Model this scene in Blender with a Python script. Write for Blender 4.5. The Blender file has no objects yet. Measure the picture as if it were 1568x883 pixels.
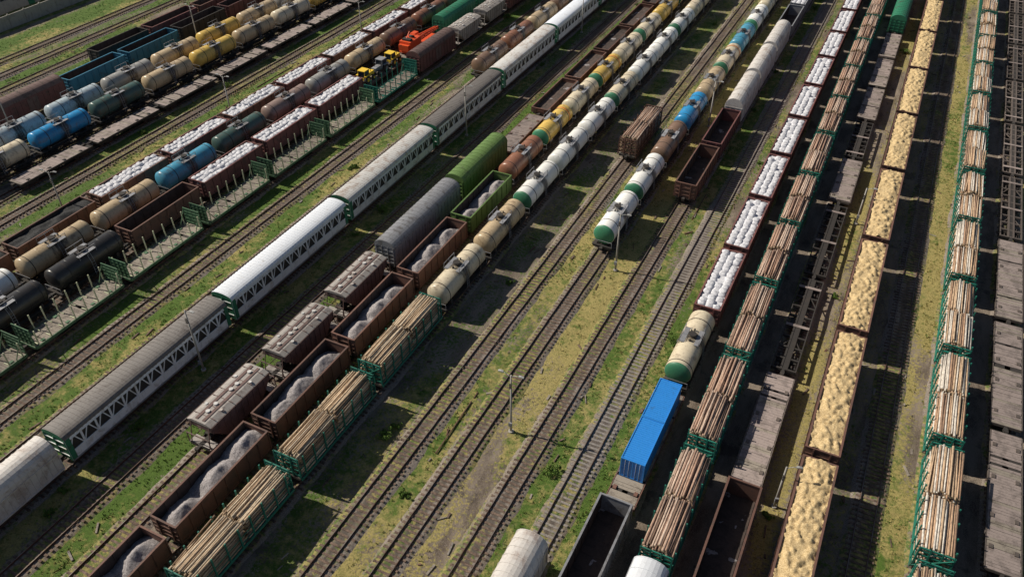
import bpy, math, random
from mathutils import Vector, noise

R = random.Random(11)
scene = bpy.context.scene
col = scene.collection

# ------------------------------------------------------------------ mesh builder
class MB:
    def __init__(s):
        s.v=[]; s.f=[]; s.m=[]; s.sm=[]; s.mats=[]
    def mi(s,mat):
        if mat not in s.mats: s.mats.append(mat)
        return s.mats.index(mat)
    def face(s,idx,mi,sm=False):
        s.f.append(idx); s.m.append(mi); s.sm.append(sm)
    def box(s,x0,x1,y0,y1,z0,z1,mat):
        if x0>x1: x0,x1=x1,x0
        if y0>y1: y0,y1=y1,y0
        b=len(s.v); mi=s.mi(mat)
        s.v+=[(x0,y0,z0),(x1,y0,z0),(x1,y1,z0),(x0,y1,z0),(x0,y0,z1),(x1,y0,z1),(x1,y1,z1),(x0,y1,z1)]
        for q in ((3,2,1,0),(4,5,6,7),(0,1,5,4),(1,2,6,5),(2,3,7,6),(3,0,4,7)):
            s.face([b+i for i in q],mi)
    def beam(s,p,q,w,h,mat):
        p=Vector(p);q=Vector(q);d=(q-p).normalized()
        up=Vector((0,0,1)) if abs(d.z)<.95 else Vector((0,1,0))
        a=d.cross(up).normalized(); c=a.cross(d).normalized()
        b=len(s.v); mi=s.mi(mat)
        for o in (p,q):
            for i,j in ((-1,-1),(1,-1),(1,1),(-1,1)):
                s.v.append(tuple(o+a*(i*w/2)+c*(j*h/2)))
        for qd in ((3,2,1,0),(4,5,6,7),(0,1,5,4),(1,2,6,5),(2,3,7,6),(3,0,4,7)):
            s.face([b+i for i in qd],mi)
    def cyl(s,p,q,r,n,mat,capmat=None,r2=None,smooth=True):
        p=Vector(p);q=Vector(q);d=(q-p).normalized()
        up=Vector((0,0,1)) if abs(d.z)<.9 else Vector((0,1,0))
        a=d.cross(up).normalized(); c=a.cross(d).normalized()
        if r2 is None: r2=r
        b=len(s.v); mi=s.mi(mat); ci=s.mi(capmat or mat)
        for o,rr in ((p,r),(q,r2)):
            for i in range(n):
                t=2*math.pi*i/n
                s.v.append(tuple(o+a*(math.cos(t)*rr)+c*(math.sin(t)*rr)))
        for i in range(n):
            j=(i+1)%n
            s.face([b+i,b+j,b+n+j,b+n+i],mi,smooth)
        s.face([b+i for i in range(n)][::-1],ci)
        s.face([b+n+i for i in range(n)],ci)
    def log3(s,pts,rs,n,mat,cap):   # bent log, one continuous island
        b=len(s.v); mi=s.mi(mat); ci=s.mi(cap); k=len(pts)
        for p,r in zip(pts,rs):
            for i in range(n):
                t=2*math.pi*i/n
                s.v.append((p[0]+math.cos(t)*r,p[1],p[2]+math.sin(t)*r))
        for q in range(k-1):
            for i in range(n):
                j=(i+1)%n
                s.face([b+q*n+i,b+(q+1)*n+i,b+(q+1)*n+j,b+q*n+j],mi,True)
        s.face([b+i for i in range(n)],ci); s.face([b+(k-1)*n+i for i in range(n)][::-1],ci)
    def prism(s,prof,y0,y1,mat,capmat=None):
        b=len(s.v);n=len(prof);mi=s.mi(mat);ci=s.mi(capmat or mat)
        for y in (y0,y1):
            for x,z in prof: s.v.append((x,y,z))
        for i in range(n):
            j=(i+1)%n
            s.face([b+i,b+j,b+n+j,b+n+i],mi)
        s.face([b+i for i in range(n)][::-1],ci); s.face([b+n+i for i in range(n)],ci)
    def prismx(s,prof,x0,x1,mat):
        b=len(s.v);n=len(prof);mi=s.mi(mat)
        for x in (x0,x1):
            for y,z in prof: s.v.append((x,y,z))
        for i in range(n):
            j=(i+1)%n
            s.face([b+i,b+j,b+n+j,b+n+i],mi)
        s.face([b+i for i in range(n)][::-1],mi); s.face([b+n+i for i in range(n)],mi)
    def hf(s,x0,x1,y0,y1,nx,ny,fn,mat,smooth=True):
        b=len(s.v);mi=s.mi(mat)
        for j in range(ny+1):
            y=y0+(y1-y0)*j/ny
            for i in range(nx+1):
                x=x0+(x1-x0)*i/nx
                s.v.append((x,y,fn(x,y)))
        for j in range(ny):
            for i in range(nx):
                a=b+j*(nx+1)+i
                s.face([a,a+1,a+nx+2,a+nx+1],mi,smooth)
    def revolve(s,prof,cz,n,matf,cx=0):
        b=len(s.v)
        for y,r in prof:
            for i in range(n):
                t=2*math.pi*i/n
                s.v.append((cx+math.cos(t)*r,y,cz+math.sin(t)*r))
        for k in range(len(prof)-1):
            mi=s.mi(matf(k))
            for i in range(n):
                j=(i+1)%n
                s.face([b+k*n+i,b+(k+1)*n+i,b+(k+1)*n+j,b+k*n+j],mi,True)
        s.face([b+i for i in range(n)],s.mi(matf(0)))
        k=len(prof)-1
        s.face([b+k*n+i for i in range(n)][::-1],s.mi(matf(k-1)))
    def blob(s,c,rx,ry,rz,mat,rng,nu=10,nv=7,jit=.07):
        b=len(s.v);mi=s.mi(mat); a0=rng.uniform(-.35,.35)
        for k in range(nv+1):
            ph=math.pi*k/nv-math.pi/2
            for i in range(nu):
                t=2*math.pi*i/nu
                q=1+rng.uniform(-jit,jit)
                e=.5
                cs=math.copysign(abs(math.cos(t))**e,math.cos(t)); sn=math.copysign(abs(math.sin(t))**e,math.sin(t))
                cp=max(math.cos(ph),0)**.55
                X=rx*cs*cp*q; Y=ry*sn*cp*q
                s.v.append((c[0]+X*math.cos(a0)-Y*math.sin(a0),c[1]+X*math.sin(a0)+Y*math.cos(a0),c[2]+rz*math.sin(ph)*q))
        for k in range(nv):
            for i in range(nu):
                j=(i+1)%nu
                s.face([b+k*nu+i,b+k*nu+j,b+(k+1)*nu+j,b+(k+1)*nu+i],mi,True)
    def mesh(s,name):
        me=bpy.data.meshes.new(name)
        me.from_pydata(s.v,[],s.f)
        for m in s.mats: me.materials.append(m)
        me.polygons.foreach_set('material_index',s.m)
        me.polygons.foreach_set('use_smooth',s.sm)
        me.update()
        return me

def obj(name,me,loc=(0,0,0),rz=0):
    o=bpy.data.objects.new(name,me); o.location=loc; o.rotation_euler=(0,0,rz)
    col.objects.link(o); return o

# ------------------------------------------------------------------ materials
class NT:
    def __init__(s,name):
        s.mat=bpy.data.materials.new(name); s.mat.use_nodes=True
        s.t=s.mat.node_tree; s.t.nodes.clear()
        s.out=s.t.nodes.new('ShaderNodeOutputMaterial')
        s.b=s.t.nodes.new('ShaderNodeBsdfPrincipled')
        s.t.links.new(s.b.outputs[0],s.out.inputs[0])
    def n(s,typ,**kw):
        nd=s.t.nodes.new(typ)
        for k,v in kw.items(): setattr(nd,k,v)
        return nd
    def put(s,sock,v):
        if isinstance(v,bpy.types.NodeSocket): s.t.links.new(v,sock)
        else:
            if isinstance(v,(tuple,list)) and len(v)==3 and sock.type=='RGBA': v=(*v,1)
            sock.default_value=v
    def math(s,op,a,b=0.0,clamp=False):
        nd=s.n('ShaderNodeMath',operation=op,use_clamp=clamp); s.put(nd.inputs[0],a); s.put(nd.inputs[1],b); return nd.outputs[0]
    def mix(s,f,a,b,mode='MIX'):
        nd=s.n('ShaderNodeMix',data_type='RGBA',blend_type=mode); s.put(nd.inputs[0],f); s.put(nd.inputs[6],a); s.put(nd.inputs[7],b); return nd.outputs[2]
    def noise(s,vec,scale,detail=5,rough=.6,dist=0):
        nd=s.n('ShaderNodeTexNoise'); s.put(nd.inputs['Vector'],vec); nd.inputs['Scale'].default_value=scale
        nd.inputs['Detail'].default_value=detail; nd.inputs['Roughness'].default_value=rough; nd.inputs['Distortion'].default_value=dist
        return nd.outputs[0]
    def rng(s,v,a,b,c=0.0,d=1.0):
        nd=s.n('ShaderNodeMapRange',interpolation_type='SMOOTHSTEP'); s.put(nd.inputs[0],v)
        for i,x in enumerate((a,b,c,d)): nd.inputs[i+1].default_value=x
        return nd.outputs[0]
    def vscale(s,vec,sc):
        nd=s.n('ShaderNodeVectorMath',operation='MULTIPLY'); s.put(nd.inputs[0],vec); nd.inputs[1].default_value=sc; return nd.outputs[0]
    def bump(s,h,strength=.3,dist=.05):
        nd=s.n('ShaderNodeBump'); nd.inputs['Strength'].default_value=strength; nd.inputs['Distance'].default_value=dist
        s.put(nd.inputs['Height'],h); s.t.links.new(nd.outputs[0],s.b.inputs['Normal'])
    def objvec(s):
        tc=s.n('ShaderNodeTexCoord'); oi=s.n('ShaderNodeObjectInfo')
        m=s.math('MULTIPLY',oi.outputs['Random'],73.0)
        nd=s.n('ShaderNodeVectorMath',operation='ADD'); s.put(nd.inputs[0],tc.outputs['Object']); s.put(nd.inputs[1],m)
        return nd.outputs[0],tc.outputs['Object'],oi.outputs['Random']
    def fin(s,c,rough=.7,metal=0.0):
        s.put(s.b.inputs['Base Color'],c); s.put(s.b.inputs['Roughness'],rough); s.put(s.b.inputs['Metallic'],metal)
        return s.mat

_pc={}
def paint(name,c,dirt=(.055,.042,.034),amt=.5,rough=.6,var=.2,stain=0,bump=.15,scale=.8):
    if name in _pc: return _pc[name]
    t=NT(name); v,raw,rnd=t.objvec()
    n1=t.noise(v,scale,7,.7,.4)
    f0=.62-.28*amt
    fac=t.math('MULTIPLY',t.rng(n1,f0,f0+.16),.8)
    cc=t.mix(fac,c,dirt)
    st=t.noise(t.vscale(v,(2.2,2.2,.22)),1.6,5,.65)
    cc=t.mix(t.rng(st,.5,.7,0,.6 if amt>.25 else .3),cc,tuple(x*.45+y*.3 for x,y in zip(c,dirt)))
    fine=t.noise(v,8,3,.7)
    cc=t.mix(t.rng(fine,.35,.7,0,.4),cc,tuple(min(1,x*1.15+.02) for x in c),'MIX')
    if stain:
        sp=t.n('ShaderNodeSeparateXYZ'); t.put(sp.inputs[0],raw)
        ay=t.math('ABSOLUTE',sp.outputs[1])
        sn=t.noise(t.vscale(v,(1.2,2.4,.5)),1.3,6,.7)
        k=t.math('SUBTRACT',t.math('MULTIPLY',sn,3.4),ay)
        m=t.rng(k,.35,1.4,0,stain)
        cc=t.mix(m,cc,(.05,.036,.026))
    hs=t.n('ShaderNodeHueSaturation'); t.put(hs.inputs['Color'],cc)
    t.put(hs.inputs['Value'],t.math('ADD',t.math('MULTIPLY',rnd,2*var),1-var))
    t.bump(n1,bump,.05)
    _pc[name]=t.fin(hs.outputs[0],rough)
    return _pc[name]

DARK=paint('underframe_grime',(.035,.03,.027),amt=.4,rough=.85)
WHEEL=paint('wheel_steel',(.06,.048,.04),amt=.3,rough=.6)
BROWN=paint('oxide_brown_paint',(.155,.076,.055),(.065,.05,.042),amt=.5,rough=.75)
BROWN2=paint('maroon_paint',(.17,.065,.06),amt=.5,rough=.75)
GBROWN=paint('grey_brown_paint',(.115,.092,.08),(.055,.047,.042),amt=.5,rough=.8)
INNER=paint('rusty_inner_steel',(.085,.06,.05),(.035,.03,.027),amt=.6,rough=.9)
PINK=paint('weathered_deck',(.30,.245,.225),(.14,.115,.105),amt=.6,rough=.9)
DECK=paint('deck_boards_grey',(.27,.235,.195),(.10,.08,.068),amt=.6,rough=.95)
TEAL=paint('teal_frame_paint',(.012,.17,.122),amt=.3,rough=.6)
TEALD=paint('dark_green_frame_paint',(.06,.14,.07),amt=.35,rough=.7)
STAKE=paint('pale_green_stake_paint',(.46,.48,.32),amt=.25,rough=.7)
WHITE=paint('white_wagon_paint',(.80,.81,.83),(.40,.34,.28),amt=.42,rough=.5)
GREYR=paint('grey_roof_steel',(.165,.15,.14),(.085,.07,.062),amt=.4,rough=.65)
WROOF=paint('white_roof_paint',(.76,.79,.84),(.45,.41,.37),amt=.25,rough=.5)
WROOF2=paint('stained_roof_paint',(.62,.61,.59),(.32,.22,.16),amt=.5,rough=.6)
GREYB=paint('grey_wagon_paint',(.26,.265,.285),(.10,.085,.075),amt=.45,rough=.6)
GREENB=paint('olive_green_wagon_paint',(.10,.175,.045),(.05,.06,.03),amt=.35,rough=.65)
GREENT=paint('green_wagon_paint',(.02,.17,.09),amt=.35,rough=.6)
BLUEG=paint('blue_wagon_paint',(.03,.18,.29),amt=.35,rough=.6)
HOPR=paint('hopper_roof_grey',(.36,.33,.305),(.17,.13,.115),amt=.45,rough=.8)
HOPB=paint('hopper_body_brown',(.16,.10,.09),amt=.5,rough=.8)
CBLUE=paint('container_blue',(.025,.23,.64),(.04,.1,.2),amt=.15,rough=.45,var=.03)
SILVER=paint('arched_roof_white',(.56,.53,.50),(.28,.20,.16),amt=.5,rough=.55,scale=.5)
CONC=paint('concrete',(.38,.36,.33),(.2,.18,.15),amt=.4,rough=.9)
ORANGE=paint('crane_orange_paint',(.80,.10,.02),(.2,.06,.03),amt=.2,rough=.5)
YELLOW=paint('machine_yellow_paint',(.72,.47,.04),(.2,.12,.04),amt=.2,rough=.5)
GLASS=paint('dark_glass',(.03,.04,.05),amt=.1,rough=.15)
LAMPM=paint('lamp_head_grey',(.35,.35,.34),amt=.2,rough=.4)

TANK={
 'white':(.83,.82,.78),'cream':(.68,.59,.43),'beige':(.52,.40,.25),'yellow':(.68,.46,.11),
 'rust':(.27,.12,.07),'black':(.03,.028,.027),'sky':(.08,.34,.50),'blue':(.025,.27,.56),
 'dgreen':(.065,.12,.105),'grey':(.34,.335,.315),'brown':(.20,.125,.085),'pale':(.46,.54,.58),'mauve':(.28,.20,.17)}
def tmat(k):
    d={'black':(.06,.05,.045)}.get(k,(.16,.09,.05))
    return paint('tank_paint_'+k,TANK[k],d,amt=.2 if k=='white' else .36,rough=.33,stain=.85 if k=='white' else .92,bump=.06,var=.1)
EGREEN=paint('tank_end_green',(.04,.19,.10),amt=.25,rough=.5)
ORST=paint('tank_band_orange',(.6,.2,.03),amt=.3,rough=.5)

def gran(name,c1,c2,scale,bumpd=.08,rough=.95,dk=.35):
    t=NT(name); v,raw,rnd=t.objvec()
    a=t.noise(v,scale,6,.78); b=t.noise(v,1.1,4,.6)
    cc=t.mix(t.rng(a,.34,.66),c1,c2)
    cc=t.mix(t.rng(b,.4,.7,0,dk),cc,tuple(x*.55 for x in c1))
    t.bump(a,.9,bumpd); return t.fin(cc,rough)
GRAVEL=gran('crushed_stone',(.19,.17,.17),(.50,.465,.465),7,dk=.25)
COAL=gran('coal',(.012,.012,.013),(.06,.06,.06),6)
CHIPS=gran('wood_chips',(.40,.27,.12),(.84,.655,.37),8,.06)
BAG=gran('white_bulk_bags',(.50,.50,.54),(.80,.80,.83),3.5,.07,.75,.2)

def bark(name,stops):
    t=NT(name); g=t.n('ShaderNodeNewGeometry'); v,raw,rnd=t.objvec()
    cr=t.n('ShaderNodeValToRGB'); cr.color_ramp.interpolation='CONSTANT'
    e=cr.color_ramp.elements
    while len(e)<len(stops): e.new(.5)
    for i,c in enumerate(stops):
        e[i].position=i/len(stops); e[i].color=(*c,1)
    t.put(cr.inputs[0],g.outputs['Random Per Island'])
    nz=t.noise(t.vscale(v,(6,1.2,6)),1.5,5,.75)
    cc=t.mix(t.rng(nz,.4,.68,0,.65),cr.outputs[0],(.10,.065,.048))
    t.bump(nz,.5,.04); return t.fin(cc,.9)
BARK_R=bark('pine_bark',[(.47,.30,.215),(.33,.20,.145),(.55,.385,.29),(.22,.14,.10),(.43,.30,.23),(.63,.48,.38)])
BARK_Y=bark('peeled_bark',[(.64,.48,.32),(.44,.31,.20),(.74,.60,.43),(.32,.22,.14),(.68,.56,.41),(.54,.40,.26)])
BARK_B=bark('birch_bark',[(.70,.64,.56),(.48,.30,.19),(.60,.43,.28),(.80,.75,.67),(.33,.21,.14),(.54,.36,.23)])
LEND=gran('log_end_wood',(.55,.40,.23),(.78,.62,.40),6,.02)

# ------------------------------------------------------------------ wagon parts
def under(mb,L,deck=1.12,fr=DARK):
    h=L/2-.6
    mb.box(-.28,.28,-h+.02,h-.02,.78,deck-.01,fr)
    for sy in (-1,1):
        c=sy*(L/2-2.55)
        mb.box(-1.15,1.15,c-.22,c+.22,.55,.8,fr)
        for sx in (-1,1):
            mb.box(sx*.93,sx*1.13,c-1.25,c+1.25,.42,.62,fr)
            mb.box(sx*.94,sx*1.12,c-.5,c+.5,.25,.41,fr)
            for w in (-.92,.92):
                mb.cyl((sx*.68,c+w,.475),(sx*.82,c+w,.475),.475,14,WHEEL)
                mb.box(sx*.95,sx*1.18,c+w-.16,c+w+.16,.32,.75,fr)
        for w in (-.92,.92): mb.cyl((-.7,c+w,.475),(.7,c+w,.475),.09,6,WHEEL)
        mb.box(-.14,.14,sy*(h-.05),sy*(L/2-.02),.86,1.12,fr)
        mb.box(-.22,.22,sy*(L/2-.3),sy*(L/2-.01),.8,1.17,fr)
        mb.box(-1.3,1.3,sy*(h-.12),sy*h,.8,deck-.02,fr)
    mb.cyl((.65,-1.2,.72),(.65,.4,.72),.2,8,fr)
    mb.box(-1.0,-.5,-.6,.9,.5,.78,fr)

def gondola(L,H,mo,mi_,load,seed,W=3.1,ribs=None):
    rg=random.Random(seed); mb=MB(); under(mb,L); h=L/2-.6; w=W/2
    mb.box(-w+.05,w-.05,-h+.05,h-.05,1.1,1.24,mi_)
    for s in (-1,1):
        mb.box(s*(w-.07),s*w,-h,h,1.0,H,mo)
        mb.box(s*(w-.10),s*(w-.06),-h+.08,h-.08,1.2,H-.02,mi_)
        mb.box(s*(w-.13),s*(w+.07),-h-.04,h+.04,H-.03,H+.09,mo)
        mb.box(s*(w-.02),s*(w+.05),-h+.02,h-.02,.96,1.16,mo)
        n=ribs or int(L/1.5)
        for i in range(n):
            y=-h+.08+(2*h-.16)*i/(n-1)
            mb.box(s*(w-.01),s*(w+.1),y-.06,y+.06,1.02,H-.06,mo)
            mb.box(s*(w-.17),s*(w-.09),y-.04,y+.04,1.2,H-.05,mi_)
        mb.box(-w+.075,w-.075,s*(h-.07),s*(h-.005),1.0,H-.01,mo)
        mb.box(-w+.135,w-.135,s*(h-.12),s*(h+.06),H-.025,H+.08,mo)
        for z in (1.5,2.1,2.7,3.2):
            if z<H-.2: mb.box(-w+.1,w-.1,s*(h-.02),s*(h+.05),z-.06,z+.06,mo)
        for x in (-.8,.8): mb.box(x-.07,x+.07,s*(h-.03),s*(h+.09),1.0,H-.04,mo)
    ox=rg.uniform(0,100)
    e=w-.11; he=h-.09
    if load=='empty':
        for i in range(7):
            y=-he+2*he*(i+.5)/7
            mb.box(-w+.2,-.12,y-.7,y+.7,1.245,1.27,mi_); mb.box(.12,w-.2,y-.7,y+.7,1.245,1.27,mi_)
        mb.hf(-e,e,-he,he,8,30,lambda x,y:1.16+.22*max(0,noise.noise((x*.8+ox,y*.6,0)))+.1*noise.noise((x*2+ox,y*2,5)),GRAVEL)
    if load=='gravel':
        np_=rg.choice((2,3,3)); pk=[(-h+2*h*(i+.5)/np_+rg.uniform(-.6,.6),rg.uniform(-.25,.25),rg.uniform(2.9,3.45)) for i in range(np_)]
        def fn(x,y):
            z=1.5
            for py,px,pz in pk:
                d=math.hypot((x-px)*1.0,max(0,abs(y-py)-.5)*.85); z=max(z,pz-.62*d)
            return z+.14*noise.noise((x*1.2+ox,y*1.2,0))+.09*noise.noise((x*4+ox,y*4,0))
        mb.hf(-e,e,-he,he,20,90,fn,GRAVEL)
    elif load=='coal':
        mb.hf(-e,e,-he,he,14,60,lambda x,y:H-.5+.3*(1-(x/e)**2)+.35*noise.noise((x+ox,y*.5,0))+.08*noise.noise((x*4+ox,y*4,0)),COAL)
    elif load=='chips':
        def fn(x,y):
            xx=x+.25*noise.noise((x*.9+ox,y*.9,8)); yy=y+.3*noise.noise((x*.9+ox,y*.9,18))
            d=noise.voronoi((xx*1.5+ox,yy*1.9,0))[0][0]
            return H-.15+.28*(1-(x/e)**2)+.27*max(0,1-(d/.55)**2)+.12*noise.noise((x*.8+ox,y*.5,3))+.07*noise.noise((x*5+ox,y*5,0))
        mb.hf(-e,e,-he,he,30,int(he*12),fn,CHIPS)
    elif load=='bags':
        mb.hf(-e,e,-he,he,6,30,lambda x,y:H-.2+.12*noise.noise((x*1.5+ox,y*1.5,0)),BAG)
        ny=int(2*he/.84)
        for j in range(ny):
            for i in range(3):
                if rg.random()<.04: continue
                x=-e+.53+(2*e-1.06)*i/2+rg.uniform(-.08,.08); y=-he+.1+(he*2-.2)*(j+.5)/ny+rg.uniform(-.12,.12)
                x=max(-e+.5,min(e-.5,x))
                mb.blob((x,y,H-.28+rg.uniform(-.14,.12)),.53,.5,.38+rg.uniform(-.06,.1),BAG,rg)
    return mb

def stack_logs(mb,y0,y1,e,z0,zs,arch,bk,rg,rr=.115):
    z=z0+rr; row=0
    tilt=rg.uniform(-.12,.12)
    while True:
        any_=False
        x=-e+rr+(row%2)*rr
        while x<e-rr*.5:
            top=zs+arch*(1-(x/e)**2)+tilt*x+rg.uniform(-.12,.12)
            if z<top:
                any_=True
                r=rr*rg.uniform(.7,1.28)
                yaw=rg.uniform(-.045,.045)*(1 if z<top-.35 or rg.random()<.75 else 3.5)
                a=y0+rg.uniform(-.28,.3); b=y1+rg.uniform(-.3,.28)
                zz=z+rg.uniform(-.03,.03); zt=rg.uniform(-.04,.06)
                ra,rb=(r,r*.72) if rg.random()<.5 else (r*.72,r)
                xa=max(-e-.02,min(e+.02,x-yaw)); xb=max(-e-.02,min(e+.02,x+yaw))
                xm=(xa+xb)/2+rg.uniform(-.03,.03)
                mb.log3([(xa,a,zz-zt),(xm,(a+b)/2,zz+rg.uniform(-.02,.03)),(xb,b,zz+zt)],[ra,(ra+rb)/2,rb],7,bk,LEND)
            x+=rr*1.93
        z+=rr*1.72; row+=1
        if not any_ or row>40: break

def logwagon(L,bk,fr,seed,stacks=2,H=3.9):
    rg=random.Random(seed); mb=MB(); under(mb,L); h=L/2-.6; w=1.5
    mb.box(-w+.02,w-.02,-h+.05,h-.05,1.1,1.24,DECK)
    for s in (-1,1):
        mb.box(s*(w-.02),s*(w+.08),-h,h,.98,1.3,fr)
        for x in (-1.42,-.5,.5,1.42): mb.box(x-.07,x+.07,s*(h-.12),s*h,1.2,H+.1,fr)
        for z in (1.6,2.3,3.0,3.55,H+.02): mb.box(-1.46,1.46,s*(h-.14),s*(h-.025),z-.08,z+.08,fr)
        mb.beam((-1.4,s*(h+.02),1.4),(1.4,s*(h+.02),H-.2),.07,.09,fr)
        mb.beam((1.4,s*(h-.17),1.4),(-1.4,s*(h-.17),H-.2),.07,.09,fr)
        seg=2*h/stacks
        for k in range(stacks):
            for q in (.12,.37,.63,.88):
                y=-h+seg*(k+q)
                mb.box(s*(w-.03),s*(w+.09),y-.07,y+.07,1.0,H+rg.uniform(-.05,.1),fr)
        for z in (1.75,2.55): mb.box(s*(w+.0),s*(w+.06),-h+.1,h-.1,z-.05,z+.05,fr)
    seg=(2*h-.5)/stacks
    for k in range(stacks):
        g=rg.uniform(.1,.25)
        stack_logs(mb,-h+.25+seg*k+g,-h+.25+seg*(k+1)-g,1.44,1.24,H+rg.uniform(-.35,.1),rg.uniform(.25,.55),bk,rg)
    return mb

def tank(L,body,endm,seed,band=False):
    rg=random.Random(seed); mb=MB(); under(mb,L)
    bm=tmat(body); em=EGREEN if endm=='green' else bm
    h=L/2-.62; r=1.5; cz=2.72; cap=.55
    prof=[(-h+cap*(1-math.cos(math.pi/2*i/6)), r*max(.06,math.sin(math.pi/2*i/6))) for i in range(7)]
    body_ys=[-h+cap+.1,-2.6,-2.55,0,2.55,2.6,h-cap-.1]
    prof+= [(y,r) for y in body_ys]
    prof+= [(-y,rr) for y,rr in prof[:7][::-1]]
    n=len(prof)
    mb.revolve(prof,cz,30,lambda k: em if (k<6 or k>=n-7) else bm)
    for y in (-h+cap,-2.57,2.57,h-cap):
        mb.revolve([(y-.04,r),(y-.04,r+.018),(y+.04,r+.018),(y+.04,r)],cz,30,lambda k:bm)
    if band:
        mb.revolve([(-h+cap+.9,r),(-h+cap+.9,r+.012),(-h+cap+1.3,r+.012),(-h+cap+1.3,r)],cz,30,lambda k:ORST)
    for y in (-h+1.6,h-1.6):
        mb.prism([(-1.35,1.05),(1.35,1.05),(1.3,1.75),(.9,1.5),(0,1.3),(-.9,1.5),(-1.3,1.75)],y-.2,y+.2,DARK)
        mb.revolve([(y+.5,r),(y+.5,r+.03),(y+.6,r+.03),(y+.6,r)],cz,30,lambda k:DARK)
    zt=cz+r
    mb.cyl((0,0,zt-.1),(0,0,zt+.3),.42,16,bm); mb.cyl((0,0,zt+.3),(0,0,zt+.37),.47,16,DARK)
    mb.cyl((0,.95,zt-.05),(0,.95,zt+.22),.13,8,DARK); mb.cyl((0,-1.0,zt-.05),(0,-1.0,zt+.26),.1,8,DARK)
    mb.cyl((.3,-.75,zt-.12),(.3,-.75,zt+.15),.09,8,DARK)
    for s in (-1,1):
        mb.box(s*.55,s*1.12,-1.35,1.35,zt-.12,zt-.07,GREYB)
        for y in (-1.3,0,1.3): mb.beam((s*1.1,y,zt-.6),(s*1.1,y,zt+.55),.05,.05,GREYB)
        mb.beam((s*1.1,-1.33,zt+.55),(s*1.1,1.33,zt+.55),.05,.05,GREYB)
        for y in (-.22,.22): mb.beam((s*1.6,y,1.0),(s*1.5,y,3.0),.05,.05,GREYB); mb.beam((s*1.5,y,3.0),(s*1.12,y,zt-.06),.05,.05,GREYB)
        for z in (1.3,1.7,2.1,2.5,2.9): mb.beam((s*1.57,-.22,z),(s*1.57,.22,z),.04,.04,GREYB)
        mb.box(s*.95,s*1.45,-h,h,1.0,1.1,DARK)
        mb.box(-1.4,1.4,s*(h-.3),s*(h+.05),1.11,1.16,DARK)
        for x in (-1.35,1.35): mb.beam((x,s*h,1.1),(x,s*h,1.95),.05,.05,GREYB)
        mb.beam((-1.35,s*h,1.95),(1.35,s*h,1.95),.05,.05,GREYB)
    return mb

def arcprof(w,z0,zs,za,n=10,e=0.0,p=1.0):
    pr=[(-w-e,z0),(-w-e,zs)]
    for i in range(1,n):
        t=math.pi*i/n
        pr.append((-math.cos(t)*(w+e),zs+(za-zs+e)*math.sin(t)**p))
    pr+=[(w+e,zs),(w+e,z0)]
    return pr[::-1]

def boxcar(L,body,roof,seed,za=4.75,zs=3.75,nr=12,door=True,p=1.0):
    mb=MB(); under(mb,L); h=L/2-.6; w=1.53
    mb.box(-w,w,-h,h,1.05,zs,body)
    mb.prism(arcprof(w+.02,zs-.05,zs+.02,za,12,0,p),-h-.03,h+.03,roof,body)
    for i in range(nr+1):
        y=-h+.06+(2*h-.12)*i/nr
        mb.prism(arcprof(w+.02,zs-.1,zs+.02,za,12,.045,p),y-.05,y+.05,roof)
        for s in (-1,1):
            if not(door and abs(y)<1.2): mb.box(s*(w-.01),s*(w+.07),y-.055,y+.055,1.0,zs-.12,body)
    for s in (-1,1):
        mb.box(s*(w-.02),s*(w+.09),-h+.01,h-.01,.97,1.13,body)
        mb.box(s*(w-.02),s*(w+.085),-h+.01,h-.01,zs-.11,zs+.04,body)
        if door:
            mb.box(s*(w-.01),s*(w+.05),-1.1,1.1,1.14,zs-.12,roof)
            for y in (-1.1,0,1.1): mb.box(s*(w+.03),s*(w+.08),y-.04,y+.04,1.14,zs-.13,body)
            mb.box(s*(w+.03),s*(w+.09),-2.2,2.2,zs-.3,zs-.22,body)
        for z in (1.5,2.1,2.7,3.3): mb.box(-w+.03,w-.03,s*(h-.01),s*(h+.06),z-.06,z+.06,body)
        for x in (-1.3,-.45,.45,1.3): mb.box(x-.05,x+.05,s*(h-.01),s*(h+.075),1.1,zs-.02,body)
    return mb

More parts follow.
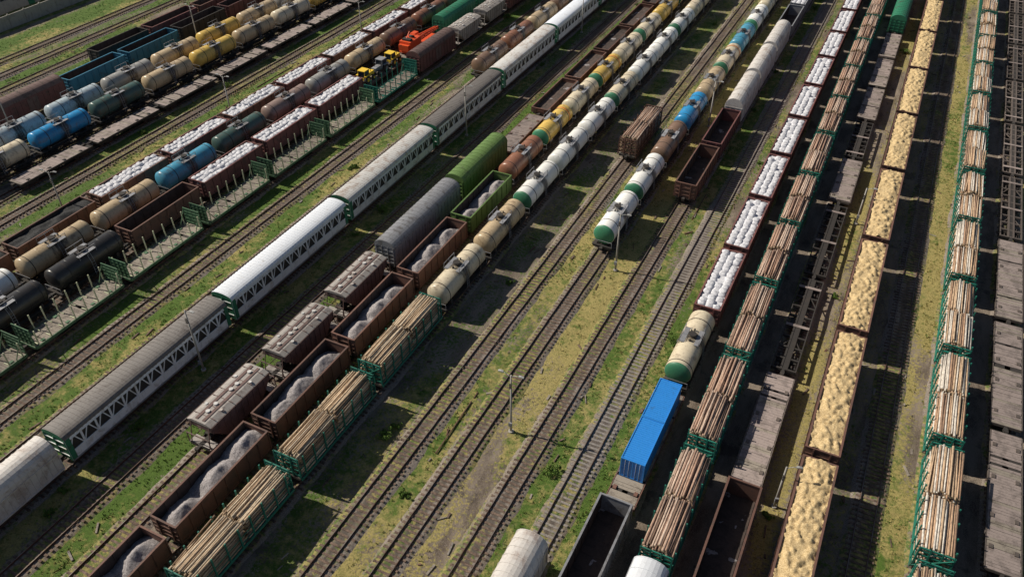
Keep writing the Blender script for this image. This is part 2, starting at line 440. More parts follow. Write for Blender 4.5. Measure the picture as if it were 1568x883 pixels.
def carcarrier(L,roof,seed):
    mb=MB(); under(mb,L); h=L/2-.45; w=1.55; rg=random.Random(seed)
    mb.box(-w+.1,w-.1,-h+.06,h-.06,1.0,1.12,DECK)
    mb.box(-w+.12,w-.12,-h+.3,h-.3,2.3,2.38,DECK)
    zs=3.95; za=4.6
    mb.prism(arcprof(w+.02,zs-.02,zs+.03,za,12,0,.8),-h-.03,h+.03,roof,GREENT)
    nr=44
    for i in range(nr+1):
        y=-h+.1+(2*h-.2)*i/nr
        mb.prism(arcprof(w+.02,zs-.04,zs+.03,za,12,.045,.8),y-.05,y+.05,roof)
    np_=13
    for s in (-1,1):
        mb.box(s*(w-.05),s*w,-h,h,.98,2.1,WHITE)
        mb.box(s*(w-.05),s*w,-h,h,3.62,zs,WHITE)
        mb.box(s*(w-.02),s*(w+.05),-h+.02,h-.02,.93,1.1,GREYB)
        mb.box(s*(w-.03),s*(w+.04),-h+.01,h-.01,2.05,2.17,WHITE)
        mb.box(s*(w-.03),s*(w+.04),-h+.01,h-.01,3.57,3.66,WHITE)
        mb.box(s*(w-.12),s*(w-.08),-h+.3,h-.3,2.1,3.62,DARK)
        for i in range(np_+1):
            y=-h+.1+(2*h-.2)*i/np_
            mb.box(s*(w-.04),s*(w+.03),y-.11,y+.11,1.11,zs-.06,WHITE)
            if i<np_:
                y2=-h+.1+(2*h-.2)*(i+1)/np_; m=(y+y2)/2
                mb.beam((s*(w-.03),y+.1,2.15),(s*(w-.03),m-.12,3.6),.05,.12,WHITE)
                mb.beam((s*(w-.03),y2-.1,2.15),(s*(w-.03),m+.12,3.6),.05,.12,WHITE)
        mb.box(-w+.06,w-.06,s*(h-.08),s*(h-.01),1.0,zs,GREENT)
        for x in (-1.45,-.02,1.45): mb.box(x-.06,x+.06,s*(h-.02),s*(h+.07),1.0,zs-.04,GREENT)
        for z in (1.6,2.6,3.5): mb.box(-w+.1,w-.1,s*(h-.02),s*(h+.05),z-.05,z+.05,WHITE)
        for sx in (-1,1): mb.box(sx*(w-.03),sx*(w+.05),s*(h-.55),s*(h+.0),1.13,zs-.05,GREENT)
    return mb

def hopper(L,body,roof,seed):
    mb=MB(); under(mb,L); h=L/2-1.35; w=1.55
    prof=[(-h,3.75),(-h,3.0),(-h+1.7,1.15),(h-1.7,1.15),(h,3.0),(h,3.75)]
    mb.prismx(prof,-w,w,body)
    mb.prism([(w+.02,3.7),(w+.02,3.78),(.9,4.05),(-.9,4.05),(-w-.02,3.78),(-w-.02,3.7)],-h-.04,h+.04,roof)
    n=11
    for s in (-1,1):
        for i in range(n):
            y=-h+.1+(2*h-.2)*i/(n-1)
            zb=1.2 if abs(y)<h-1.7 else 1.2+(abs(y)-h+1.7)*1.05
            mb.box(s*(w-.01),s*(w+.08),y-.05,y+.05,zb,3.7,body)
        mb.box(s*(w-.02),s*(w+.1),-h,h,3.63,3.76,body)
        mb.box(s*(w-.06),s*w*.97,-L/2+.6,L/2-.6,1.0,1.12,body)
        mb.box(-w+.05,w-.05,s*(L/2-1.7),s*(L/2-.62),1.0,1.1,HOPR)
        for x in (-1.2,1.2): mb.beam((x,s*(L/2-.75),1.1),(x,s*h,3.6),.08,.08,body)
        for x in (-1.45,1.45): mb.box(x-.05,x+.05,s*(L/2-.72),s*(L/2-.64),1.1,2.4,body)
        mb.box(-1.5,1.5,s*(L/2-.73),s*(L/2-.63),2.4,2.48,body)
        for k in range(8): mb.box(-.25,.25,s*(h+.09),s*(h+.13),1.2+k*.32,1.24+k*.32,body)
        mb.box(s*.28,s*.62,-h+.2,h-.2,4.065,4.115,body)
    for y in (-h*.68,-h*.42,h*.1,h*.3,h*.75):
        mb.cyl((-.0,y,4.03),(-.0,y,4.26),.23,12,WROOF2)
    for y in (-h*.8,-h*.5,-h*.2,h*.05,h*.45,h*.85):
        mb.box(-1.4,1.4,y-.035,y+.035,4.0,4.08,body)
    for y in (-h*.5,h*.5):
        for s in (-1,1): mb.cyl((s*1.0,y,3.9),(s*1.0,y,4.13),.18,10,WROOF2)
    return mb

def flat(L,deckm,sill,seed,stakes=None,ends=False,h_st=3.3):
    rg=random.Random(seed); mb=MB(); under(mb,L); h=L/2-.6; w=1.45
    n=int(2*h/.36)
    for i in range(n):
        y=-h+2*h*i/n
        if rg.random()<.95:
            xo=rg.uniform(-.03,.03)
            mb.box(-w+.04+xo,w-.04+xo,y+.012,y+2*h/n-.012,1.12,1.2+rg.uniform(-.02,.025),deckm if rg.random()<.85 else DECK)
    mb.box(-w+.04,w-.04,-h+.03,h-.03,1.02,1.11,DARK)
    for i in range(4):
        y=-h+2*h*(i+.5)/4+rg.uniform(-.5,.5)
        for s in (-1,1): mb.box(s*.9,s*1.25,y-.25,y+.25,1.19,1.29,sill)
    for s in (-1,1):
        mb.box(s*(w-.01),s*(w+.09),-h,h,.86,1.22,sill)
        mb.box(-w,w,s*(h-.01),s*(h+.06),.9,1.215,sill)
        for i in range(8):
            y=-h+.5+(2*h-1)*i/7
            mb.box(s*(w+.08),s*(w+.15),y-.08,y+.08,.95,1.18,sill)
            if stakes:
                mb.beam((s*(w+.03),y,1.2),(s*(w+.03+rg.uniform(-.05,.05)),y+rg.uniform(-.06,.06),h_st+rg.uniform(-.06,.06)),.13,.13,stakes)
                mb.beam((s*(w+.03),y,1.27),(s*(w-.9),y,1.27),.12,.12,stakes)
    if ends:
        m=ends
        for s in (-1,1):
            for x in (-1.42,-.72,0,.72,1.42): mb.box(x-.05,x+.05,s*(h-.1),s*h,1.2,3.75,m)
            for z in (1.5,2.1,2.7,3.2,3.7): mb.box(-1.45,1.45,s*(h-.12),s*(h-.02),z-.06,z+.06,m)
            mb.box(-1.38,1.38,s*(h-.075),s*(h-.045),1.25,3.6,m)
            for x in (-1.42,1.42): mb.beam((x,s*(h-.05),3.4),(x,s*(h-1.3),1.25),.08,.08,m)
    return mb

def skeleton(L,c,seed):
    mb=MB(); under(mb,L); h=L/2-.6; w=1.4
    for s in (-1,1):
        mb.box(s*(w-.14),s*w,-h,h,.85,1.15,c)
        mb.box(s*.2,s*.42,-h+.02,h-.02,.83,1.16,c)
        mb.box(-w+.01,w-.01,s*(h-.25),s*(h-.01),.84,1.14,c)
    n=9
    for i in range(1,n):
        y=-h+2*h*i/n
        mb.box(-w+.12,w-.12,y-.12,y+.12,.88,1.12,c)
        if i%4==0:
            mb.box(-w+.03,w-.03,y-.2,y+.25,1.13,1.2,PINK)
    for s in (-1,1):
        for y in (-h*.5,h*.5): mb.beam((s*(w-.1),y-1,1.02),(s*.3,y+1,1.02),.1,.1,c)
    return mb

def container(seed,Lc=6.06):
    mb=MB(); w=1.22;h=Lc/2;H=2.59
    mb.box(-w+.05,w-.05,-h+.06,h-.06,.1,H-.08,CBLUE)
    n=int(Lc/.28)
    for i in range(n):
        y=-h+.16+(2*h-.32)*(i+.5)/n
        for s in (-1,1): mb.box(s*(w-.06),s*(w-.015),y-.07,y+.07,.16,H-.14,CBLUE)
        mb.box(-w+.1,w-.1,y-.07,y+.07,H-.09,H-.05,CBLUE)
    for s in (-1,1):
        for t in (-1,1): mb.box(s*(w-.12),s*w,t*(h-.14),t*h,0,H-.01,CBLUE)
        mb.box(s*(w-.09),s*(w-.004),-h+.14,h-.14,.0,.17,CBLUE); mb.box(s*(w-.09),s*(w-.003),-h+.14,h-.14,H-.13,H,CBLUE)
        mb.box(-w+.12,w-.12,s*(h-.09),s*(h-.004),.0,.16,CBLUE); mb.box(-w+.12,w-.12,s*(h-.09),s*(h-.003),H-.13,H,CBLUE)
        for i in range(7):
            x=-w+.2+(2*w-.4)*i/6; mb.box(x-.06,x+.06,s*(h-.07),s*(h-.02),.17,H-.14,CBLUE)
        for x in (-.75,-.35,.35,.75): mb.cyl((x,s*(h-.0),.1),(x,s*(h-.0),H-.1),.02,6,LAMPM)
    return mb.mesh('container')

_c={}
RR=random.Random(5)
def wagon(kind,*a,nv=3):
    v=RR.randrange(nv); key=(kind,)+tuple(getattr(x,'name',x) for x in a)+(v,)
    if key not in _c:
        sd=sum(ord(ch) for ch in str(key))
        if kind=='gond': L,H,mo,mi_,ld,W,rb=a; mb=gondola(L,H,mo,mi_,ld,sd,W,rb)
        elif kind=='log': mb=logwagon(a[0],a[1],a[2],sd)
        elif kind=='tank': mb=tank(a[0],a[1],a[2],sd,a[3])
        elif kind=='box': mb=boxcar(a[0],a[1],a[2],sd,*a[3:])
        elif kind=='car': mb=carcarrier(a[0],a[1],sd)
        elif kind=='hop': mb=hopper(a[0],a[1],a[2],sd)
        elif kind=='flat': mb=flat(a[0],a[1],a[2],sd,*a[3:])
        elif kind=='skel': mb=skeleton(a[0],a[1],sd)
        _c[key]=mb.mesh(kind)
    return _c[key]
NAMES={'log':'log_wagon','tank':'tank_wagon','box':'covered_goods_wagon','car':'car_carrier_wagon','hop':'hopper_wagon','flat':'flat_wagon','skel':'skeletal_flat_wagon','gond':'open_goods_wagon'}
LN={'coal':'coal_wagon','gravel':'gravel_wagon','chips':'wood_chip_wagon','bags':'bulk_bag_wagon','empty':'open_goods_wagon'}
def row(x,y,items,fl=True):
    for it in items:
        L=it[1]; me=wagon(*it,nv=(1 if it[0] in('car','box','hop','skel') else 3))
        nm=LN[it[5]] if it[0]=='gond' else NAMES[it[0]]
        obj(nm,me,(x+RR.uniform(-.02,.02),y+L/2,0),math.pi*RR.randrange(2) if fl else 0)
        y+=L
    return y
def G(load,c=BROWN,L=13.92,H=3.4,W=3.1,rb=None): return ('gond',L,H,c,INNER,load,W,rb)
def T(c,e='same',band=False): return ('tank',12.02,c,e,band)

row(21.0,16.8,[('flat',19.2,PINK,GBROWN)]*5+[('skel',19.2,GBROWN)]*7)
row(15.0,23.2,[('log',14.6,BARK_B,TEAL)]*16)
row(4.1,19.2,[G('chips',BROWN,20.2,4.0,3.2,14)]*11)
row(-1.8,26.5,[G('empty'),G('empty'),('flat',18.4,PINK,GBROWN),('skel',19.6,DARK),('skel',19.6,DARK),('flat',14.6,PINK,GBROWN),('skel',14.6,DARK),
   ('flat',14.6,PINK,GBROWN),('flat',14.6,PINK,GBROWN),('flat',14.6,PINK,GBROWN),('box',14.7,GREENT,GREENT),('box',14.7,GREENT,GREENT),G('empty'),G('empty')])
row(-6.9,27.0,[('box',14.7,GREYB,WROOF)]+[('log',14.35,BARK_R,TEAL)]*14)
row(-12.1,19.3,[G('empty',GREYB),G('empty',GREYB),('flat',17.6,DECK,BROWN),T('cream','green')]+[G('bags',BROWN2)]*13)
for yy in (54.05,60.15):
    obj('shipping_container',container(1),(-12.1,yy,1.235))
row(-17.3,11.9,[('box',13.9,SILVER,SILVER,4.7,3.3,14,False,.85)]*2)
row(-22.6,103,[G('empty'),G('empty',BROWN2),('box',13.9,SILVER,SILVER,4.9,3.1,6,False,.8),('box',13.9,SILVER,SILVER,4.9,3.1,6,False,.8),('box',13.9,SILVER,SILVER,4.9,3.1,6,False,.8),G('empty',GREYB),G('bags',GREYB),G('bags')])
row(-29,86,[T('white','green'),T('white','green'),T('brown'),T('blue'),T('beige'),T('cream','green',True),T('sky'),T('white','green'),T('cream'),T('beige','green'),T('brown'),T('white','green'),T('cream'),T('beige')])
row(-34.5,111,[('log',14.35,BARK_R,BROWN)])
seq=['cream','beige','white','white','white','cream','white','white','white','cream','white','white','white','cream','white']
row(-42.6,7.4,[('log',14.35,BARK_Y,TEAL)]*4+[T(c,'green' if i%3==2 else 'same') for i,c in enumerate(seq)])
seq=['rust','yellow','cream','yellow','cream','cream','yellow','cream','beige','yellow','cream','cream']
row(-48.1,-2.4,[G('gravel')]*6+[G('gravel',GREENB)]+[T(c,'green' if i%2 else 'same',i in(1,3)) for i,c in enumerate(seq)])
row(-53.2,35.0,[('hop',11.6,HOPB,HOPR)]*3+[('box',18.6,GREYB,GREYB,4.75,3.85,20,True,1.0),('box',15.4,GREENB,GREENB,4.75,3.75,14,True,1.0),('flat',14.6,PINK,BROWN)]+[G('empty',BROWN,14.6,1.9)]*9)
cr=[GREYR,WROOF,WROOF2,GREYR,WROOF2,WROOF,GREYR,WROOF]
row(-64.9,.3,[('box',13.9,SILVER,SILVER,4.8,3.2,20,False,.8)]*2+[('car',24.25,c) for c in cr],False)
row(-70.4,127.5,[T(c) for c in ('brown','rust','beige','brown','grey','beige','rust')])
row(-82.3,9.0,[('flat',14.4,DECK,TEALD,STAKE,TEALD)]*7+[('flat',14.4,DECK,TEAL,TEAL,TEAL,3.6),('box',14.7,BROWN2,HOPB),('hop',11.6,HOPR,HOPR),('hop',11.6,HOPR,HOPR),('box',14.7,BROWN2,HOPB),G('empty')])
row(-87.5,10.0,[T('black'),T('brown'),T('black'),T('black')]+[G('empty')]+[G('bags',BROWN2)]*3+[('flat',14.4,DECK,BROWN),('flat',14.4,DECK,BROWN),('box',14.7,GREENT,GREENT),('box',14.7,GREENT,GREENT),G('coal')])
row(-92.9,22,[T('rust'),T('white'),T('beige'),T('beige'),T('sky'),T('dgreen'),T('mauve'),T('grey'),T('beige'),T('brown'),T('rust'),T('brown'),T('beige'),T('rust')])
row(-97.9,34.7,[G('coal'),G('coal')]+[G('bags',BROWN2 if i%2 else BROWN) for i in range(9)])
row(-115,62,[('flat',14.6,PINK,DARK)]*9)
row(-120.3,46,[T('grey'),T('cream'),T('blue'),T('dgreen'),T('beige'),T('yellow'),T('beige'),T('cream'),T('yellow'),T('beige')])
row(-126.1,54,[T('grey'),T('pale'),T('pale'),T('grey'),T('beige'),T('yellow'),T('beige'),T('grey'),T('beige')])
row(-134.3,59,[('box',14.7,BROWN2,HOPB),('box',14.7,BROWN2,HOPB),G('empty',BLUEG),G('empty',BLUEG),G('empty',DARK),G('empty',BROWN2),G('empty'),G('empty')])
row(-140,100,[G('empty',DARK),G('empty',BROWN2),G('empty'),G('empty',BROWN2),G('coal')])

def crane():
    mb=MB(); o=ORANGE
    mb.box(-1.3,1.3,-5.5,5.5,.35,.6,o)
    for y in (-4.6,-3.4,3.4,4.6):
        for s in (-1,1): mb.cyl((s*.9,y,.42),(s*1.2,y,.42),.4,12,DARK)
    mb.cyl((0,-2.2,.6),(0,-2.2,.95),1.1,20,DARK)
    mb.box(-1.25,1.25,-5.3,-1.2,.95,2.6,o); mb.box(-1.1,1.1,-5.9,-5.31,.9,2.1,o)
    mb.box(-1.3,-.3,-1.19,.4,.95,2.7,o); mb.box(-1.2,-.4,.36,.43,1.6,2.5,GLASS); mb.box(-1.33,-1.29,-.9,.2,1.6,2.5,GLASS)
    mb.box(-.9,.9,-4.8,-3.8,2.6,2.95,DARK); mb.cyl((-.5,-2.6,2.75),(.5,-2.6,2.75),.3,12,DARK)
    a=[(.2,-1.2,1.7),(1.0,-1.2,1.7),(.2,-1.2,2.5),(1.0,-1.2,2.5)]
    b=[(.35,6.2,1.6),(.8,6.2,1.6),(.35,6.2,1.95),(.8,6.2,1.95)]
    for p,q in zip(a,b): mb.beam(p,q,.16,.16,o)
    for k in range(12):
        t0=k/12;t1=(k+1)/12
        L_=lambda i,t:tuple(Vector(a[i]).lerp(Vector(b[i]),t))
        for i,j in ((0,1),(2,3),(0,2),(1,3)): mb.beam(L_(i,t0),L_(j,t1),.08,.08,o)
    mb.box(.3,.85,6.1,6.6,1.4,2.0,DARK); mb.beam((-.2,-4.2,2.9),(-.2,-3.0,3.9),.12,.12,o); mb.beam((-.2,-3.0,3.9),(.6,6.2,2.1),.05,.05,DARK)
    return mb.mesh('crane')
def tractor(c):
    mb=MB()
    for s in (-1,1):
        mb.cyl((s*.7,-.8,.75),(s*1.1,-.8,.75),.75,16,DARK); mb.cyl((s*1.1,-.8,.75),(s*1.13,-.8,.75),.35,12,c)
        mb.cyl((s*.65,1.3,.5),(s*.95,1.3,.5),.5,14,DARK); mb.cyl((s*.95,1.3,.5),(s*.98,1.3,.5),.22,10,c)
        mb.box(s*.72,s*1.15,-1.5,-.1,1.52,1.6,c)
    mb.box(-.45,.45,.1,2.1,.75,1.5,c); mb.box(-.5,.5,-1.4,.1,.6,1.2,c)
    mb.box(-.68,.68,-1.3,.08,1.2,2.4,GLASS); mb.box(-.78,.78,-1.42,.2,2.4,2.52,c)
    for x in (-.7,.7):
        for yy in (-1.32,.1): mb.box(x-.05,x+.05,yy-.05,yy+.05,1.2,2.41,c)
    mb.cyl((.3,1.2,1.5),(.3,1.2,2.3),.05,8,DARK); mb.box(-.5,.5,2.1,2.5,.55,.85,DARK)
    mb.box(-.6,.6,-2.1,-1.41,.5,.7,DARK)
    return mb.mesh('tractor')
obj('railway_crane',crane(),(-87.5,113.76+14.4+7.2,1.21))
for i,(dy,c) in enumerate(((2.6,YELLOW),(7.2,GREYB),(11.6,YELLOW))):
    obj('tractor',tractor(c),(-87.5,113.76+dy,1.21),0.0 if i!=1 else math.pi)

# ------------------------------------------------------------ tracks
TR=[26.6,21.0,15.0,9.5,4.1,-1.8,-6.9,-12.1,-17.3,-22.6,-29,-34.5,-42.6,-48.1,-53.2,-59,-64.9,-70.4,-76.4,-82.3,-87.5,-92.9,-97.9,-104,-109.6,-115,-120.3,-126.1,-134.3,-140,-148,-154,-160]
def worldvec(t):
    g=t.n('ShaderNodeNewGeometry'); return g.outputs['Position']
GREEN=(.085,.155,.018); DRY=(.42,.34,.125)
def ballast():
    t=NT('ballast'); p=worldvec(t)
    a=t.noise(p,9,5,.85); b=t.noise(t.vscale(p,(.35,.06,.35)),1,5,.6); c=t.noise(p,1.4,7,.75)
    st=t.mix(t.rng(a,.32,.70),(.095,.076,.062),(.42,.36,.31))
    st=t.mix(t.rng(b,.42,.62,0,.7),st,(.175,.13,.09))
    tc=t.n('ShaderNodeTexCoord'); sp=t.n('ShaderNodeSeparateXYZ'); t.put(sp.inputs[0],tc.outputs['Object'])
    cen=t.math('SUBTRACT',t.math('MULTIPLY',t.noise(t.vscale(p,(.8,.12,.8)),1,5,.7),1.3),t.math('ABSOLUTE',sp.outputs[0]))
    st=t.mix(t.rng(cen,.05,.5,0,.75),st,(.06,.047,.038))
    gm=t.rng(t.math('ADD',c,t.math('MULTIPLY',t.math('SUBTRACT',b,.5),1.1)),.47,.59,0,.88)
    gc=t.mix(t.rng(t.noise(p,2.1,5),.4,.6),GREEN,DRY)
    gc=t.mix(t.rng(a,.35,.65,0,.6),gc,(.04,.06,.012))
    t.bump(a,.9,.06); return t.fin(t.mix(gm,st,gc),.95)
BAL=ballast()
SLP=gran('sleeper_wood',(.065,.043,.033),(.23,.16,.12),3,.02)
SLC=gran('sleeper_concrete',(.16,.145,.13),(.34,.30,.265),4,.02)
RAIL=paint('rail_rust',(.11,.055,.035),amt=.4,rough=.7)
def railtop():
    t=NT('rail_head'); p=worldvec(t)
    return t.fin(t.mix(t.rng(t.noise(p,.4,3),.35,.65),(.12,.075,.055),(.26,.23,.21)),.4,.4)
RTOP=railtop()
def track(sl,seed):
    rg=random.Random(seed); mb=MB(); y0,y1=-60,300
    def fn(x,y):
        ax=abs(x); z=-.225 if ax<1.2 else -.225-(ax-1.2)*.42
        return z+.07*noise.noise((x*1.3,y*.35,seed))+.03*noise.noise((x*6,y*5,seed))
    mb.hf(-2.05,2.05,y0,y1,14,640,fn,BAL)
    y=y0
    while y<y1:
        dx=rg.uniform(-.1,.1); a=rg.uniform(-.05,.05); hl=1.33+rg.uniform(-.06,.06)
        mb.beam((-hl+dx,y-a,-.245+rg.uniform(-.035,.01)),(hl+dx,y+a,-.245+rg.uniform(-.035,.01)),.24,.15,sl)
        y+=.6+rg.uniform(-.06,.06)
    for s in (-1,1):
        c=s*.797
        mb.box(c-.07,c+.07,y0,y1,-.165,-.145,RAIL); mb.box(c-.012,c+.012,y0,y1,-.146,-.035,RAIL)
        mb.box(c-.036,c+.036,y0,y1,-.036,-.004,RAIL); mb.box(c-.03,c+.03,y0,y1,-.0045,0,RTOP)
    return mb.mesh('railway_track')
tm=[track(SLP,1),track(SLC,2),track(SLP,3)]
for i,x in enumerate(TR):
    k=1 if x in(-17.3,) else (0 if i%2 else 2)
    obj('railway_track',tm[k],(x,0,0))

# ------------------------------------------------------------ ground
STR=[
 (12.3,1.9,1.4,.65),(1.3,1.6,.95,.85),(7.0,1.2,.5,.5),(-14.7,1.7,1.15,.3),(-20.0,2.3,1.3,.35),(-25.8,2.8,1.2,.7),(-31.8,2.3,1.1,.55),(-38.4,2.8,.7,.35),
 (-56.1,2.0,1.4,.1),(-62,1.6,1.05,.3),(-67.7,2.0,1.2,.2),(-73.4,2.4,1.2,.3),(-79.4,2.3,1.2,.25),(-85,1.2,.6,.2),(-101,2.0,1.2,.25),(-106.8,2.4,1.25,.3),(-112.4,1.8,1.1,.3),
 (-130.3,2.2,.9,.2),(-144,2.3,1.15,.2),(-151,2.2,1.3,.2),(-157,2,1.0,.3),(-166,5,1.35,.2),(24,1.6,.8,.6),(31,3.5,1.2,.5)]
def vegf(x,y):
    if x<-172 or x>36 or y<-62 or y>302: return 1.0,.4
    g=0.1;d=.35
    for xc,hw,a,dr in STR:
        t=1-abs(x-xc)/(hw*1.25)
        if t>0:
            t=min(1,t*1.8)*a
            if t>g: g=t;d=dr
    n=noise.noise((x*.12,y*.035,1.3))+.6*noise.noise((x*.5,y*.16,7))
    return max(0,min(1.3,g*(.78+.75*n))),max(0,min(1,d+.5*noise.noise((x*.2,y*.07,4))))
xs=[-4000,-1500,-600,-320,-240]+[-220+.5*i for i in range(int(270/.5)+1)]+[80,150,400,1200,4000]
ys=[-4000,-1500,-500,-200,-100]+[-64+1.5*i for i in range(int(368/1.5)+1)]+[330,400,600,1500,4500]
gv=[];va=[];da=[]
for y in ys:
    for x in xs:
        inb=-220<=x<=50 and -64<=y<=304
        z=-.42+(.10*noise.noise((x*.3,y*.2,0))+.05*noise.noise((x*1.2,y*.9,2)) if inb else 0)
        gv.append((x,y,z)); a,b=vegf(x,y); va.append(a); da.append(b)
nx=len(xs); gf=[(j*nx+i,j*nx+i+1,(j+1)*nx+i+1,(j+1)*nx+i) for j in range(len(ys)-1) for i in range(nx-1)]
gm=bpy.data.meshes.new('ground'); gm.from_pydata(gv,[],gf)
gm.attributes.new('veg','FLOAT','POINT').data.foreach_set('value',va)
gm.attributes.new('dry','FLOAT','POINT').data.foreach_set('value',da)
t=NT('ground_soil_grass'); p=worldvec(t)
av=t.n('ShaderNodeAttribute',attribute_name='veg').outputs['Fac']; ad=t.n('ShaderNodeAttribute',attribute_name='dry').outputs['Fac']
fine=t.noise(p,2.6,7,.76); mid=t.noise(t.vscale(p,(.5,.16,.5)),1.0,6,.68); vf=t.noise(p,13,4,.8)
soil=t.mix(t.rng(mid,.36,.62),(.095,.068,.048),(.25,.20,.155))
soil=t.mix(t.rng(vf,.42,.68,0,.65),soil,(.42,.36,.30))
soil=t.mix(t.rng(t.noise(p,.22,5,.65),.56,.64,0,.6),soil,(.045,.037,.032))
gcol=t.mix(t.rng(t.math('ADD',ad,t.math('MULTIPLY',t.math('SUBTRACT',t.noise(p,.9,6,.75),.5),2.2)),.15,.75),GREEN,DRY)
gcol=t.mix(t.rng(t.noise(p,6,5,.85),.44,.66,0,.7),gcol,(.04,.065,.012))
mask=t.rng(t.math('ADD',av,t.math('MULTIPLY',t.math('SUBTRACT',fine,.5),2.8)),.4,.64)
t.bump(t.math('ADD',fine,vf),.9,.12)
gm.materials.append(t.fin(t.mix(mask,soil,gcol),.95)); gm.update()
obj('ground',gm)

def leafmat(name,cs):
    t=NT(name); g=t.n('ShaderNodeNewGeometry'); cr=t.n('ShaderNodeValToRGB')
    e=cr.color_ramp.elements
    while len(e)<len(cs): e.new(.5)
    for i,c in enumerate(cs): e[i].position=i/(len(cs)-1); e[i].color=(*c,1)
    t.put(cr.inputs[0],g.outputs['Random Per Island']); return t.fin(cr.outputs[0],.8)
LG=leafmat('grass_blades_green',[(.05,.105,.012),(.11,.20,.025),(.17,.25,.045)])
LD=leafmat('grass_blades_dry',[(.27,.24,.07),(.44,.36,.14),(.19,.21,.05)])
rg=random.Random(3); mb=MB(); cnt=0
while cnt<42000:
    xc,hw,a,dr=STR[rg.randrange(len(STR)-2)]
    x=xc+rg.gauss(0,hw*.6); y=rg.uniform(0,225)
    g,d=vegf(x,y)
    if noise.noise((x*.9,y*.7,9))+g<rg.uniform(.5,1.1): cnt+=.2; continue
    cnt+=1
    m=mb.mi(LD if rg.random()<d else LG); hgt=rg.uniform(.08,.26)
    for k in range(4):
        an=rg.uniform(0,6.28); w=rg.uniform(.03,.07); ox=rg.uniform(-.12,.12); oy=rg.uniform(-.12,.12)
        c,s=math.cos(an),math.sin(an); b=len(mb.v); ln=rg.uniform(.03,.16)
        mb.v+=[(x+ox-c*w,y+oy-s*w,-.46),(x+ox+c*w,y+oy+s*w,-.46),(x+ox-s*ln,y+oy+c*ln,-.42+hgt)]
        mb.face([b,b+1,b+2],m)
obj('grass',mb.mesh('grass'))

def bush(seed,r):
    rg=random.Random(seed); mb=MB(); m=mb.mi(LG)
    for k in range(6):
        an=rg.uniform(0,6.28); mb.cyl((0,0,-.1),(math.cos(an)*r*.6,math.sin(an)*r*.6,r*rg.uniform(.6,1.1)),.03,5,SLP,r2=.01)
    cl=[(rg.gauss(0,r*.45),rg.gauss(0,r*.45),rg.uniform(.1,.8)*r,rg.uniform(.2,.4)*r) for _ in range(12)]
    for cx,cy,cz,cr_ in cl:
        for _ in range(100):
            v=Vector((rg.gauss(0,1),rg.gauss(0,1),rg.gauss(0,1))).normalized()*cr_*rg.uniform(.6,1.05)
            c=Vector((cx,cy,cz))+v; c.z=max(c.z,.02)
            a=Vector((rg.gauss(0,1),rg.gauss(0,1),rg.gauss(0,1))).normalized()*.07
            bb=Vector((rg.gauss(0,1),rg.gauss(0,1),rg.gauss(0,1))).normalized()*.055
            b=len(mb.v); mb.v+=[tuple(c-a),tuple(c+bb),tuple(c+a),tuple(c-bb)]; mb.face([b,b+1,b+2,b+3],m)
    return mb.mesh('bush')
bm=[bush(1,.6),bush(2,.45),bush(3,.8)]
for i in range(46):
    xc=rg.choice([-14.8,-19.9,-31.9,-31.9,1.4,-37.5,-56,-56.2,-67.8,-79.6,-101.2,-112.6,-73.2,-62,-144])
    obj('bush',bm[i%3],(xc+rg.uniform(-.6,.6),rg.uniform(20,200),-.42),rg.uniform(0,6))

mb=MB()
for i in range(420):
    xc=rg.choice([7.0,1.3,-14.7,-20,-20,-25.8,-25.8,-31.8,-31.8,-38.4,-38.4,-38.4,-56.1,-62,-67.7,-73.4,-79.4,-101,-106.8,-112.4,-130,-144,-151,12])
    x=xc+rg.uniform(-1.4,1.4); y=rg.uniform(15,215); an=rg.choice([rg.uniform(-.3,.3)+math.pi/2,rg.uniform(0,3.14)]); l=rg.uniform(.3,1.4)
    c,s=math.cos(an)*l/2,math.sin(an)*l/2; w=rg.uniform(.08,.25)
    mb.beam((x-c,y-s,-.36),(x+c,y+s,-.34),w,rg.uniform(.05,.12),rg.choice([SLP,SLP,SLC,DECK,RAIL]))
for i in range(9):
    xc=rg.choice([-25.8,-31.8,-38.4,-20,-67.7,-106.8]); y=rg.uniform(40,180); x=xc+rg.uniform(-.8,.8)
    mb.beam((x,y,-.33),(x+rg.uniform(-.3,.3),y+rg.uniform(6,12),-.33),.1,.12,RAIL)
obj('loose_planks',mb.mesh('loose_planks'))

def lamp(seed,H=8.0,arms=2):
    mb=MB(); mb.cyl((0,0,-.6),(0,0,H),.14,12,CONC,r2=.075); mb.cyl((0,0,-.5),(0,0,-.2),.28,12,CONC)
    mb.box(-.18,.18,-.3,-.12,.7,1.2,GREYB)
    for a in range(arms):
        s=1 if a==0 else -1
        p=[(0,0,H-.3),(s*.4,0,H+.05),(s*.9,0,H+.18)]
        mb.cyl(p[0],p[1],.035,8,LAMPM); mb.cyl(p[1],p[2],.03,8,LAMPM)
        mb.prism([(s*.85,H+.12),(s*1.4,H+.15),(s*1.4,H+.22),(s*1.1,H+.28),(s*.85,H+.24)][::s],-.12,.12,LAMPM)
    for k in range(3): mb.box(-.12,.12,-.26,-.06,H-1.2-k*.25,H-1.1-k*.25,DARK)
    return mb.mesh('lamp')
l2=lamp(1); l1=lamp(2,8.6,1); l3=lamp(3,5.6,1)
for x,y,m in ((-26,84.2,l1),(-26,52.6,l2),(1.3,55.3,l3),(1.3,110,l3),(-62.1,45.3,l1),(-62.1,108.7,l1),(-62.1,160,l1),(-101.2,95,l2),(-101.2,135,l2),(-101.2,60,l2),(-130.2,74,l2),(-130.2,118,l2),(-26,130,l2),(-150.8,150,l2),(24,90,l1)):
    obj('lamp_post',m,(x,y,0),R.uniform(-.3,.3))

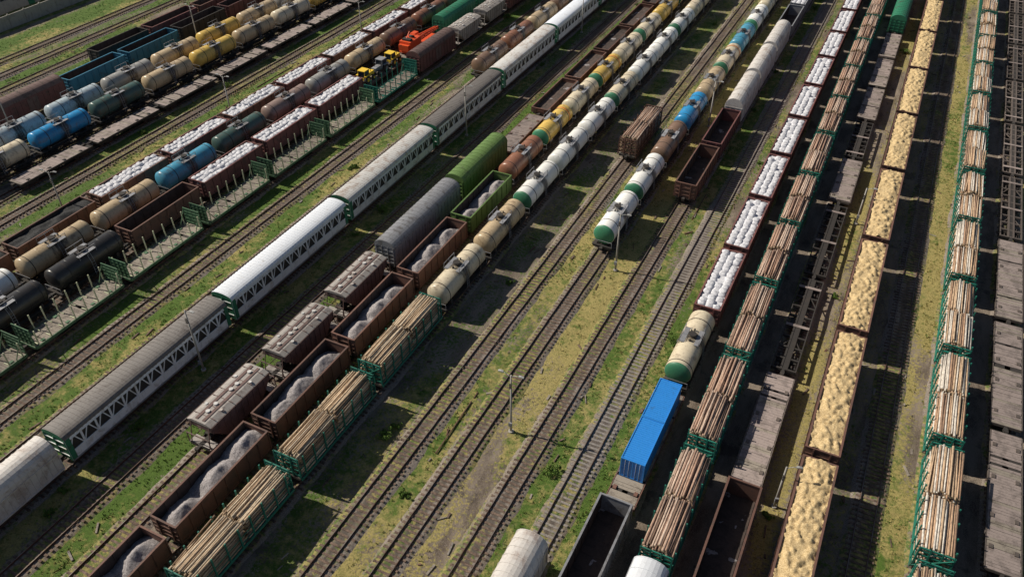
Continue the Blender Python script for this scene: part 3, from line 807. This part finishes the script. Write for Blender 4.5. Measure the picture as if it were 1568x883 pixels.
mb=MB()
for i in range(60):
    y=20+i*4.0
    mb.box(-.1,.1,y+.12,y+3.88,-.4,2.4,CONC); mb.box(-.18,.18,y-.14,y+.12,-.5,2.6,CONC)
obj('concrete_wall',mb.mesh('concrete_wall'),(-174,0,0))
mb=MB(); BW=paint('plaster_wall',(.42,.39,.35),(.25,.21,.17),amt=.4,rough=.9)
mb.box(-12,12,-30,30,-.5,7,BW); mb.prism([(12.6,7.0),(0,9.6),(-12.6,7.0)],-30.6,30.6,GREYR)
for i in range(14):
    y=-28+i*4.2
    mb.box(11.97,12.04,y,y+2.2,2.2,5.0,GLASS)
    for q in (0,1.08,2.12): mb.box(12.0,12.08,y+q,y+q+.08,2.2,5.0,WHITE)
    mb.box(12.0,12.14,y-.15,y+2.35,2.04,2.19,CONC)
    if i%4==2: mb.box(11.98,12.07,y+2.4,y+4.0,-.5,2.6,GREENT)
obj('warehouse',mb.mesh('warehouse'),(-195,120,0))

# ------------------------------------------------------------ light, world, camera
d=Vector((1,.13,-.86)).normalized()
sl=bpy.data.lights.new('sun','SUN'); sl.energy=5.0; sl.angle=math.radians(.5); sl.color=(1,.92,.79)
so=bpy.data.objects.new('sun',sl); so.rotation_euler=d.to_track_quat('-Z','Y').to_euler(); so.location=(-100,0,120); col.objects.link(so)
w=bpy.data.worlds.new('World'); scene.world=w; w.use_nodes=True
nt=w.node_tree; bg=nt.nodes['Background']; sk=nt.nodes.new('ShaderNodeTexSky'); sk.sky_type='NISHITA'; sk.sun_disc=False
sk.sun_elevation=math.radians(40.5); sk.sun_rotation=math.radians(262.6)
nt.links.new(sk.outputs[0],bg.inputs[0]); bg.inputs[1].default_value=.05
cam=bpy.data.cameras.new('camera'); co=bpy.data.objects.new('camera',cam); col.objects.link(co)
co.location=(0,0,66); co.rotation_euler=(math.radians(51.4),0,math.radians(26.2)); cam.lens=28.7; cam.sensor_width=36; cam.clip_end=8000; cam.clip_start=1
scene.camera=co
scene.view_settings.view_transform='Standard'; scene.view_settings.look='None'; scene.view_settings.exposure=0
print('objects',len(bpy.data.objects))
